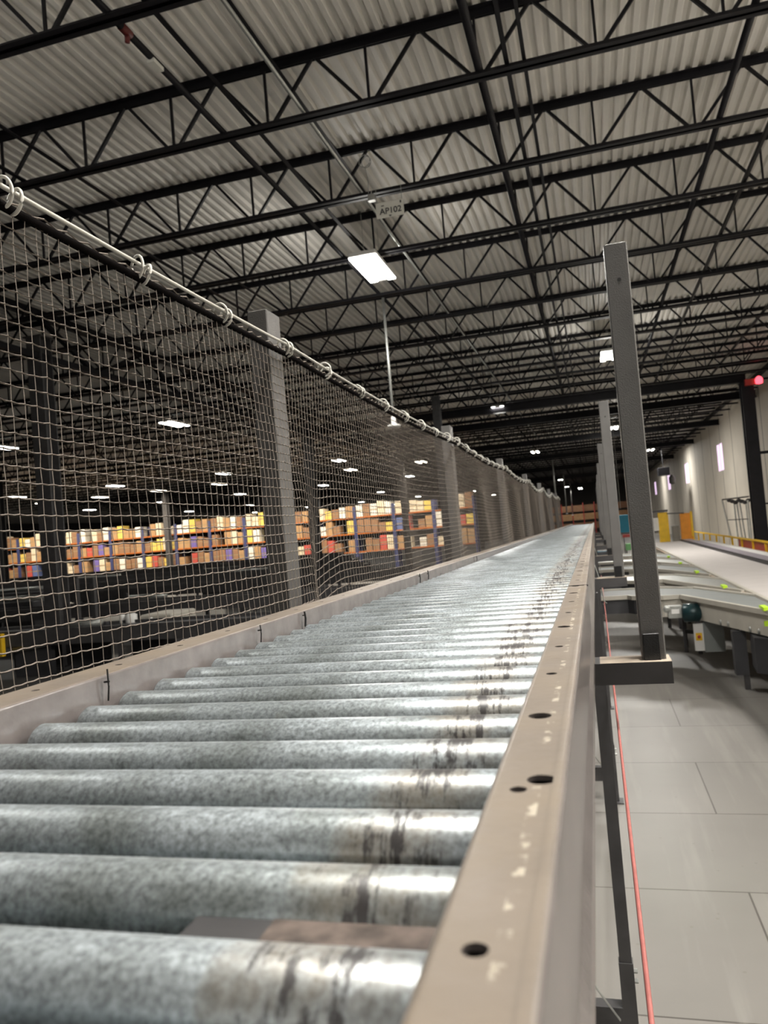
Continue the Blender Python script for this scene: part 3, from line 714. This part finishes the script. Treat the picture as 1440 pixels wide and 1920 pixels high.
# ================================================================== right hand side
BZ = -1.2
bc = thing('belt_conveyor', (2.5, 20, FZ), 'wide pale grey belt conveyor running beside the spurs to the yellow gate', 'belt conveyor')
MB().box(2.0, 3.13, 5, 32, BZ - .03, BZ).build('belt', m_belt, bc)
MB().box(1.94, 1.995, 5, 32, BZ - .22, BZ + .012).build('side_frame', m_beige, bc)
MB().box(1.90, 1.94, 5, 32, BZ - .05, BZ - .02).build('edge_strip', m_tan, bc)
MB().box(3.13, 3.20, 5, 32, BZ - .2, BZ + .06).build('side_frame', m_black, bc)
MB().box(2.05, 3.1, 5, 32, BZ - .3, BZ - .2).build('return_tray', m_dkconv, bc)
for y in (8, 12, 16, 20, 24, 28, 31.5):
    for x in (2.02, 3.1): MB().box(x - .03, x + .03, y - .03, y + .03, FZ, BZ - .2).build('leg', m_leg, bc)
b2 = thing('belt_conveyor', (4, 20, FZ), 'second pale conveyor between the wide belt and the yellow handrail', 'belt conveyor')
MB().box(3.20, 3.24, 7, 32.4, BZ - .15, BZ + .05).build('side_guard', m_lilac, b2)
MB().box(3.24, 3.55, 7, 32.4, BZ + .02, BZ + .04).build('side_deck', m_lilac, b2)
MB().box(3.55, 4.05, 7, 32.4, BZ - .08, BZ - .05).build('belt', m_white, b2)
MB().box(4.05, 4.11, 7, 32.4, BZ - .2, BZ - .04).build('side_frame', m_beige, b2)
for y in (9, 14, 19, 24, 29, 32):
    for x in (3.35, 4.02): MB().box(x - .03, x + .03, y - .03, y + .03, FZ, BZ - .08).build('leg', m_leg, b2)
# spurs: swept along a path
def offset_path(path, d):
    out = []
    for i, p in enumerate(path):
        a = path[max(i - 1, 0)]; c = path[min(i + 1, len(path) - 1)]
        dx, dy = c[0] - a[0], c[1] - a[1]; L = math.hypot(dx, dy)
        out.append((p[0] - dy / L * d, p[1] + dx / L * d))
    return out
def ribbon(mb, pa, pb, z0, z1):
    n = len(pa)
    vs = [(x, y, z0) for x, y in pa] + [(x, y, z0) for x, y in pb] + [(x, y, z1) for x, y in pa] + [(x, y, z1) for x, y in pb]
    fs = []
    for i in range(n - 1):
        fs += [(2 * n + i, 3 * n + i, 3 * n + i + 1, 2 * n + i + 1), (i, i + 1, n + i + 1, n + i), (i, 2 * n + i, 2 * n + i + 1, i + 1), (n + i, n + i + 1, 3 * n + i + 1, 3 * n + i)]
    fs += [(0, n, 3 * n, 2 * n), (n - 1, 3 * n - 1, 4 * n - 1, 2 * n - 1)]
    return mb.add(vs, fs)
def spur(A, label, full=False, surf=m_belt2):
    # A: y where the near side rail meets the wide belt
    near = [(1.93, A), (1.10, A + 2.65)] + [(1.10 - .75 * math.sin(t) - .0 , A + 2.65 + .8 * (1 - math.cos(t)) * .55) for t in (.35, .7, 1.05, 1.4)]
    lx, ly = near[-1]; kk = len(near) - 1; near += [(lx - 2.2, ly + .06)]
    farp = [(1.93, A + 2.1), (1.35, A + 3.65), (.9, A + 4.0), (.45, A + 4.1), (.1, A + 4.12), (-.4, A + 4.12), (lx - 2.2, A + 4.15)]
    t = thing('spur_conveyor', (1.0, A + 2, FZ), label, 'spur conveyor')
    ribbon(MB(), near, farp, BZ - .05, BZ - .015).build('carrying_surface', surf, t)
    ribbon(MB(), near, offset_path(near, .05), BZ - .05, BZ + .01).build('guide_rail', m_beige, t)
    ribbon(MB(), offset_path(near, -.012)[:4], offset_path(near, .01)[:4], BZ - .30, BZ - .05).build('side_panel', m_beige, t)
    ribbon(MB(), offset_path(near, -.012)[3:], offset_path(near, .01)[3:], BZ - .26, BZ - .05).build('rear_side_panel', m_dkconv, t)
    ribbon(MB(), offset_path(near, -.02), offset_path(near, .0), BZ - .075, BZ - .045).build('dark_channel', m_leg, t)
    ribbon(MB(), farp, offset_path(farp, -.05), BZ - .25, BZ + .01).build('guide_rail', m_beige, t)
    q = (1.93 - .83 * .22, A + 2.65 * .22)
    MB().box(q[0] - .03, q[0] + .03, q[1] - .16, q[1] + .1, BZ + .0, BZ + .04).build('lime_marker', m_lime, t)
    for (x, y) in ((1.2, A + 3.95), (1.38, A + 3.75), (-.3, A + 3.3), (-.3, A + 4.0), (1.6, A + 1.2)):
        MB().box(x - .03, x + .03, y - .03, y + .03, FZ, BZ - .06).build('leg', m_leg, t)
    MB().bar((1.2, A + 3.95, BZ - .7), (1.38, A + 3.75, BZ - .7), .04, .06).build('leg_brace', m_leg, t)
    return t
S0 = 9.0
for i, A in enumerate((8.95, 11.75, 14.9, 17.8, 20.6)):
    t = spur(A, 'beige sided spur conveyor merging into the wide belt, %s beyond the guard post' % ORD[i], surf=m_belt2 if i % 2 == 0 else m_galv)
    if i == 0:
        x, y = 1.13, A + 2.35
        MB().lathe((x - .10, y - .12, BZ - .20), (1, -.15, 0), [(0, .09), (.02, .125), (.2, .125), (.23, .10), (.27, .09), (.3, .04)], 20).build('drive_motor', m_motor, t, True)
        MB().box(x - .28, x - .1, y - .16, y + .02, BZ - .26, BZ - .10).lathe((x - .3, y - .16, BZ - .13), (0, -1, 0), [(0, .05), (.04, .05), (.05, .02)], 12).build('gearbox', m_galv, t)
        MB().box(x - .24, x - .14, y - .17, y - .161, BZ - .2, BZ - .14).build('motor_plate', m_white, t)
        bx = 1.26
        MB().bbox(bx, bx + .26, y - .25, y - .05, BZ - .72, BZ - .32, .008).build('control_box', m_belt2, t)
        MB().box(bx - .12, bx, y - .25, y - .2, BZ - .70, BZ - .34).build('box_door', m_white, t)
        MB().box(bx - .10, bx - .02, y - .257, y - .251, BZ - .56, BZ - .46).build('switch_plate', m_yellow, t)
        MB().lathe((bx - .06, y - .257, BZ - .51), (0, -1, 0), [(0, .022), (.02, .02), (.025, .008)], 12).build('switch_knob', m_red, t, True)
        for xx in (1.42, 1.48, 1.64, 1.70):
            MB().lathe((xx, A + (1.93 - xx) * 3.19 - .03, BZ - .30), (0, 0, 1), [(0, .016), (.05, .022), (.07, .012)], 12).build('idler_bolt', m_galv, t, True)
        MB().box(1.48, 1.62, A + 1.15, A + 1.3, BZ - .85, BZ - .32).build('hanger_frame', m_dkconv, t)
        MB().prism([(1.62, A + .6), (1.82, A + .4), (1.86, A + 1.0), (1.66, A + 1.1)], BZ - .72, BZ - .32).build('drive_guard', m_dkconv, t)
        MB().box(1.72, 1.80, A + .49, A + .5, BZ - .18, BZ - .12).build('label_plate', m_lime, t)
        MB().box(1.84, 1.87, A + .22, A + .23, BZ - .22, BZ - .16).build('label_plate', m_white, t)
# lower take-away chute at far right
t = thing('return_chute', (2.4, 10.5, FZ), 'low grey sloping chute on the floor under the wide belt', 'chute')
MB().add([(1.75, 10.8, FZ + .42), (2.05, 11.2, FZ + .45), (2.9, 8.7, FZ + .2), (2.55, 8.3, FZ + .18)], [(0, 1, 2, 3)]).add([(1.75, 10.8, FZ + .36), (2.05, 11.2, FZ + .39), (2.9, 8.7, FZ + .14), (2.55, 8.3, FZ + .12)], [(3, 2, 1, 0)]).build('slide', m_belt2, t)
MB().bar((1.75, 10.8, FZ + .42), (2.55, 8.3, FZ + .2), .03, .16).build('side_plate', m_beige, t)
MB().box(2.05, 2.12, 9.9, 9.97, FZ, FZ + .3).box(2.5, 2.56, 8.4, 8.46, FZ, FZ + .16).build('stand', m_leg, t)
# transverse conveyors passing under the main line, beyond the second post
for i, (y, z, m1, m2) in enumerate(((25.0, -1.1, m_teal, m_dkconv), (28.0, -1.2, m_white, m_leg))):
    t = thing('transfer_conveyor', (-.2, y, FZ), ('teal topped', 'pale topped')[i] + ' transfer conveyor crossing beneath the roller line, %s beyond the guard post' % ORD[i], 'transfer conveyor')
    MB().box(-3.2, .75, y, y + .5, z - .02, z).build('top_surface', m1, t)
    MB().box(-3.2, .75, y - .03, y, z - .16, z + .01).build('side_frame', m2, t)
    MB().box(-3.2, .75, y + .5, y + .53, z - .16, z + .01).build('side_frame', m2, t)
    for x in (-2.8, .28):
        MB().box(x - .03, x + .03, y - .03, y + .03, FZ, z - .16).build('leg', m_leg, t)
# handrail
hr = thing('handrail', (5.0, 28, FZ), 'yellow steel handrail along the conveyors in front of the right wall', 'handrail')
MB().box(4.97, 5.03, 16, 50, FZ + 1.0, FZ + 1.06).build('top_rail', m_yellow, hr)
MB().box(4.98, 5.02, 16, 50, FZ + .55, FZ + .60).build('mid_rail', m_yellow, hr)
for k in range(18): MB().box(4.97, 5.03, 16 + 2 * k - .03, 16 + 2 * k + .03, FZ, FZ + 1.0).build('baluster', m_yellow, hr)
tag(MB().box(5.05, 5.09, 24.5, 31, FZ + .6, FZ + 1.0).build('orange_barrier', m_red), 'dark red barrier panel behind the handrail at the foot of the black column', 'barrier')
# leaning pole rack
pr = thing('pole_rack', (6.5, 37, FZ), 'rack of thin grey poles leaning against the pale wall left of the black column', 'pole rack')
for k, (u, v) in enumerate(((1354, 1378), (1376, 1386), (1380, 1396), (1386, 1402), (1398, 1407), (1402, 1411))):
    a = px(u, 938, 36.5 - k * .2); b_ = px(v, 1030, 36.0 - k * .2)
    MB().cyl((a.x, a.y, a.z), (b_.x, b_.y, FZ), .035, 8).build('pole', m_galv, pr)
a = px(1354, 937, 36.5); b_ = px(1404, 931, 35.4); MB().cyl(a, b_, .03, 8).build('top_bar', m_leg, pr)
a = px(1362, 975, 36.5); b_ = px(1404, 973, 35.4); MB().cyl(a, b_, .018, 8).build('mid_bar', m_leg, pr)
mb = MB()
for k in range(7):
    q = px(1367 + k * 6, 938 + (k % 3) * 2, 36.2 - k * .1); mb.lathe(q + Vector((0, 0, -.08)), (0, 0, 1), [(0, .04), (.04, .10), (.12, .10), (.16, .03)], 10)
mb.build('caster_head', m_leg, pr)
# yellow gate, orange panel etc at far right
def far_box(u0, v0, u1, v1, Y, m, name, label, cat, d=.4, extra=None):
    a = px(u0, v1, Y); b_ = px(u1, v0, Y)
    x0, x1 = min(a.x, b_.x), max(a.x, b_.x); t = thing(name, ((x0 + x1) / 2, Y, a.z), label, cat)
    MB().bbox(x0, x1, Y, Y + d, FZ if name in ('gate_post', 'control_cabinet') else min(a.z, b_.z), max(a.z, b_.z), .02).build('body', m, t)
    return t, x0, x1, min(a.z, b_.z), max(a.z, b_.z)
t, x0, x1, z0, z1 = far_box(1238, 960, 1252, 1009, 33, m_yellow, 'gate_post', 'yellow gate pillar at the far end of the wide belt, left of the orange one', 'gate')
MB().box(x0 - .3, x1, 32.95, 33.2, z1 + .02, z1 + .1).build('top_cap', m_leg, t)
MB().box(x0 - .25, x0 + .05, 33.1, 33.2, z0 + .3, z1 - .2).build('notice_board', m_white, t)
t, x0, x1, z0, z1 = far_box(1279, 961, 1296, 1002, 33, m_orange, 'gate_post', 'orange gate pillar at the far end of the wide belt, near the wall', 'gate')
MB().box(x1 - .06, x1 + .02, 32.9, 33, z0 - .1, z1 + .06).build('edge_angle', m_yellow, t)
q0 = px(1250, 963, 33); q1 = px(1282, 962, 33)
tag(MB().cyl(q0, q1, .02, 8).build('gate_bar', m_leg), 'thin dark bar spanning between the yellow and orange gate pillars', 'bar')
t, *_ = far_box(1262, 985, 1273, 1010, 34, m_belt2, 'control_cabinet', 'small grey cabinet standing between the yellow and orange pillars', 'cabinet')
t, x0, x1, z0, z1 = far_box(1235, 875, 1255, 892, 60, m_black, 'wall_heater', 'black box unit hanging near the far right wall beside the small windows', 'heater', 1.0)
MB().cyl(((x0 + x1) / 2, 60.5, z1 - .02), ((x0 + x1) / 2, 60.5, H + .05), .03, 6).build('hanger_rod', m_black, t)
MB().lathe((x1 + .15, 60.5, z0 - .7), (0, 0, 1), [(0, .1), (.1, .22), (.5, .22), (.7, .1)], 12).build('duct', m_leg, t)
t, *_ = far_box(1164, 964, 1184, 999, 40, m_teal, 'hanging_sheet', 'bright teal sheet between the second and nearest right guard posts', 'sheet', .1)
t, *_ = far_box(1174, 1018, 1190, 1032, 26, m_green, 'green_cabinet', 'green machine panel below the teal sheet beside the nearest guard post', 'machine', .3)
t, *_ = far_box(1168, 1001, 1188, 1008, 38, m_red, 'red_tote', 'dark red band of totes below the teal sheet', 'totes', .3)
for o_ in [o for o in bpy.data.objects if o.name == 'hanging_sheet']:
    org = o_['org']
    for sx_ in (-.2, .2): MB().cyl((org[0] + sx_, 40.05, .3), (org[0] + sx_, 40.05, DECK), .012, 6).build('hanger_wire', m_galv, o_)
for nm, dx_ in (('red_tote', .2), ('green_cabinet', .12)):
    o_ = [o for o in bpy.data.objects if o.name == nm][0]; org = o_['org']
    for sx_ in (-dx_, dx_): MB().box(org[0] + sx_ - .02, org[0] + sx_ + .02, org[1] + .1, org[1] + .14, FZ, org[2]).build('stand_leg', m_leg, o_)

# ================================================================== left hall
def carton_mesh(k, w_, h_, d_):
    m = MB().bbox(-w_ / 2, w_ / 2, 0, d_, 0, h_, .02); o = m.build('shelf_carton', CART[k], None, origin=(0, 0, 0))
    MB().box(-w_ / 2 - .002, w_ / 2 + .002, -.004, d_ + .004, h_ * .46, h_ * .54).build('tape_band', m_tape, o)
    return o
RY = 50.0; BAY = 2.75; RX0 = -46.0; NB = 14; LEV = [-.95, .30, 1.40]
def rack(x0, label, y=RY, cat='pallet rack', group=None):
    t = thing('pallet_rack', (x0 + BAY / 2, y, FZ), label, cat, group)
    for xx in (x0 + .06, x0 + BAY - .06):
        MB().box(xx - .05, xx + .05, y, y + .08, FZ, 2.1).box(xx - .05, xx + .05, y + 1.0, y + 1.08, FZ, 2.1).build('upright', m_rackblue, t)
    for z in LEV:
        MB().box(x0 + .11, x0 + BAY - .11, y, y + .03, z - .10, z).build('shelf_beam', m_beam, t)
        MB().box(x0 + .11, x0 + BAY - .11, y + .03, y + 1.05, z - .02, z).build('shelf_deck', m_galv, t)
    return t
r_ = rack(RX0, 'blue and orange pallet rack bay full of cartons beyond the netting', group='pallet rack bays beyond the netting')
for k in range(1, NB): dup(r_, dx=BAY * k)
protos = []
random.seed(11)
for k in range(8):
    o = carton_mesh(k, .46, .80, .9); o['category'] = 'carton'; o['label'] = ['plain kraft', 'pale cream', 'yellow', 'white', 'red', 'violet', 'brown', 'blue'][k] + ' carton standing on the far pallet racks'
    o['group'] = ['kraft', 'cream', 'yellow', 'white', 'red', 'violet', 'brown', 'blue'][k] + ' cartons on the far racks'
    protos.append(o)
used = [False] * 8
for bx in range(NB):
    for li, z in enumerate(LEV):
        for s in range(5):
            if random.random() < .08: continue
            wts = ([5, 6, 2, 4, 0, 0, 4, 0], [5, 3, 2, 2, 2, 1, 5, 1], [4, 1, .5, 1, 2, 1, 6, 1])[2 - li]
            k = random.choices(range(8), wts)[0]; o = protos[k]
            if used[k]:
                c = o.copy(); C.objects.link(c)
                for ch in o.children:
                    d = ch.copy(); C.objects.link(d); d.parent = c
            else: c = o; used[k] = True
            c.location = (RX0 + BAY * bx + .36 + s * .507, RY + .06, z + ZC); c.scale = (1, 1, random.uniform(.7, 1.22))
for k in range(8):
    if not used[k]: bpy.data.objects.remove(protos[k], do_unlink=True)
# pinkish rack at the far end of the roller line
t = thing('end_rack', (-1, 112, FZ), 'distant pinkish rack closing the view at the end of the roller conveyor', 'pallet rack')
for k in range(9):
    x = -6 + k * 1.5; MB().box(x, x + .12, 112, 112.2, FZ, 2.2).build('upright', m_red, t)
for k, z in enumerate((-1.5, -.2, 1.0)):
    MB().box(-6, 6.1, 112.2, 112.9, z, z + .9).build('stock', CART[0 if k % 2 else 6], t)
lamp(-1.5, 106, 4.0, 'long bright lamp at the very end of the roller conveyor view', power=LAMP_W * .5, L=5)
# dark sorter lines
rng = random.Random(5)
rows = [(12.95, -26, -4.2, -1.35), (17.0, -30, -3.6, -1.2), (21.5, -34, -3.4, -1.05), (26.0, -40, -8, -.95), (31.0, -44, -10, -.9), (36.0, -48, -12, -.82), (41.0, -52, -14, -.8)]
for i, (y, xa, xb, z) in enumerate(rows):
    t = thing('sorter_line', ((xa + xb) / 2, y, FZ), 'dark sorting conveyor line crossing the hall behind the netting, %s from the camera' % ORD[i], 'sorting conveyor')
    MB().box(xa, xb, y, y + .9, z - .03, z).build('belt', m_dkconv, t)
    MB().box(xa, xb, y - .05, y, z - .25, z + .06).build('side_frame', m_leg, t)
    MB().box(xa, xb, y + .9, y + .95, z - .25, z + .06).build('side_frame', m_leg, t)
    x = xa + 1
    while x < xb:
        for q in (y, y + .9): MB().box(x - .04, x + .04, q - .04, q + .04, FZ, z - .25).build('leg', m_leg, t)
        x += 3.2
# bright roller pieces in the dark
for i, (u0, v0, u1, v1, Y) in enumerate(((24, 1197, 84, 1184, 13.0), (128, 1176, 190, 1166, 13.6))):
    a = px(u0, v0, Y); b_ = px(u1, v1, Y)
    t = thing('steel_drum_roller', tuple(a), ('left', 'right')[i] + ' bright steel drum pair on the dark sorting line, left of the hall column base' if i == 0 else 'bright steel drum pair on the dark sorting line, right of the hall column base', 'drum')
    MB().lathe(a, b_ - a, [(0, .03), (0, .075), ((b_ - a).length, .075), ((b_ - a).length, .03)], 16).build('drum', m_galv, t, True)
    a2 = a + Vector((0, .02, -.22)); b2_ = b_ + Vector((0, .02, -.22)); MB().lathe(a2, b2_ - a2, [(0, .03), (0, .075), ((b_ - a).length, .075), ((b_ - a).length, .03)], 16).build('drum', m_galv, t, True)
    MB().box(a.x - .05, b_.x + .05, Y + .09, Y + .2, FZ, a.z + .06).build('cradle', m_dkconv, t)
a = px(262, 1176, 14.0); b_ = px(322, 1150, 14.0)
t = thing('machine_hood', (a.x, 14, FZ), 'beige machine hood with two bright steel cylinders behind the lower netting', 'machine')
MB().bbox(a.x, b_.x, 14, 15, a.z, b_.z, .03).build('hood', m_beige, t)
MB().bbox(a.x - .3, b_.x, 14.1, 14.9, FZ, a.z, .03).build('cabinet', m_dkconv, t)
for u, rr in ((248, .12), (231, .06), (285, .05)):
    q = px(u, 1180 if u != 285 else 1188, 13.9); MB().lathe(q, (0, 0, 1), [(0, rr * .7), (.02, rr), (.3, rr), (.33, rr * .6)], 14).build('cylinder', m_white, t, True)
q = px(2, 1222, 12.8); tag(MB().bbox(q.x - .12, q.x + .03, 12.8, 12.9, q.z - .1, q.z + .35, .01).build('yellow_placard', m_yellow), 'small yellow placard low at the left edge behind the netting', 'placard')
t = thing('equipment_stand', (-13.9, 16, FZ), 'dark grey upright pair just right of the nearest tall hall column', 'stand')
for u in (140, 172):
    q = px(u, 1100, 15.2); MB().box(q.x - .05, q.x + .05, 15.2, 15.3, FZ, -.4).build('upright', m_leg, t)

rng = random.Random(9)
for i, (x, y, wd, h) in enumerate(((-16.5, 18.6, 1.6, 1.5), (-12.6, 19.2, 1.2, 1.2), (-9.4, 22.8, 1.8, 1.3), (-20.5, 23.4, 2.2, 1.6), (-13.5, 28.0, 2.0, 1.5), (-24.0, 32.8, 2.4, 1.6), (-17.5, 33.2, 1.8, 1.5))):
    t = thing('diverter_cabinet', (x, y, FZ), 'dark machine cabinet between the sorting lines, %s counted outward from the netting' % ORD[i], 'machine cabinet')
    MB().bbox(x - wd / 2, x + wd / 2, y, y + .8, FZ, FZ + h * .8, .03).build('housing', m_dkconv, t)
    MB().box(x - wd / 2 + .1, x + wd / 2 - .1, y - .02, y - .001, FZ + h * .2, FZ + h * .7).build('door', m_leg, t)
    MB().cyl((x - wd / 2, y + .4, FZ + h * .8 + .08), (x + wd / 2, y + .4, FZ + h * .8 + .08), .08, 10).build('drum', m_galv, t, True)
    MB().box(x - wd / 2 + .05, x - wd / 2 + .12, y + .1, y + .17, FZ + h * .8, FZ + h).build('sensor_mast', m_leg, t)
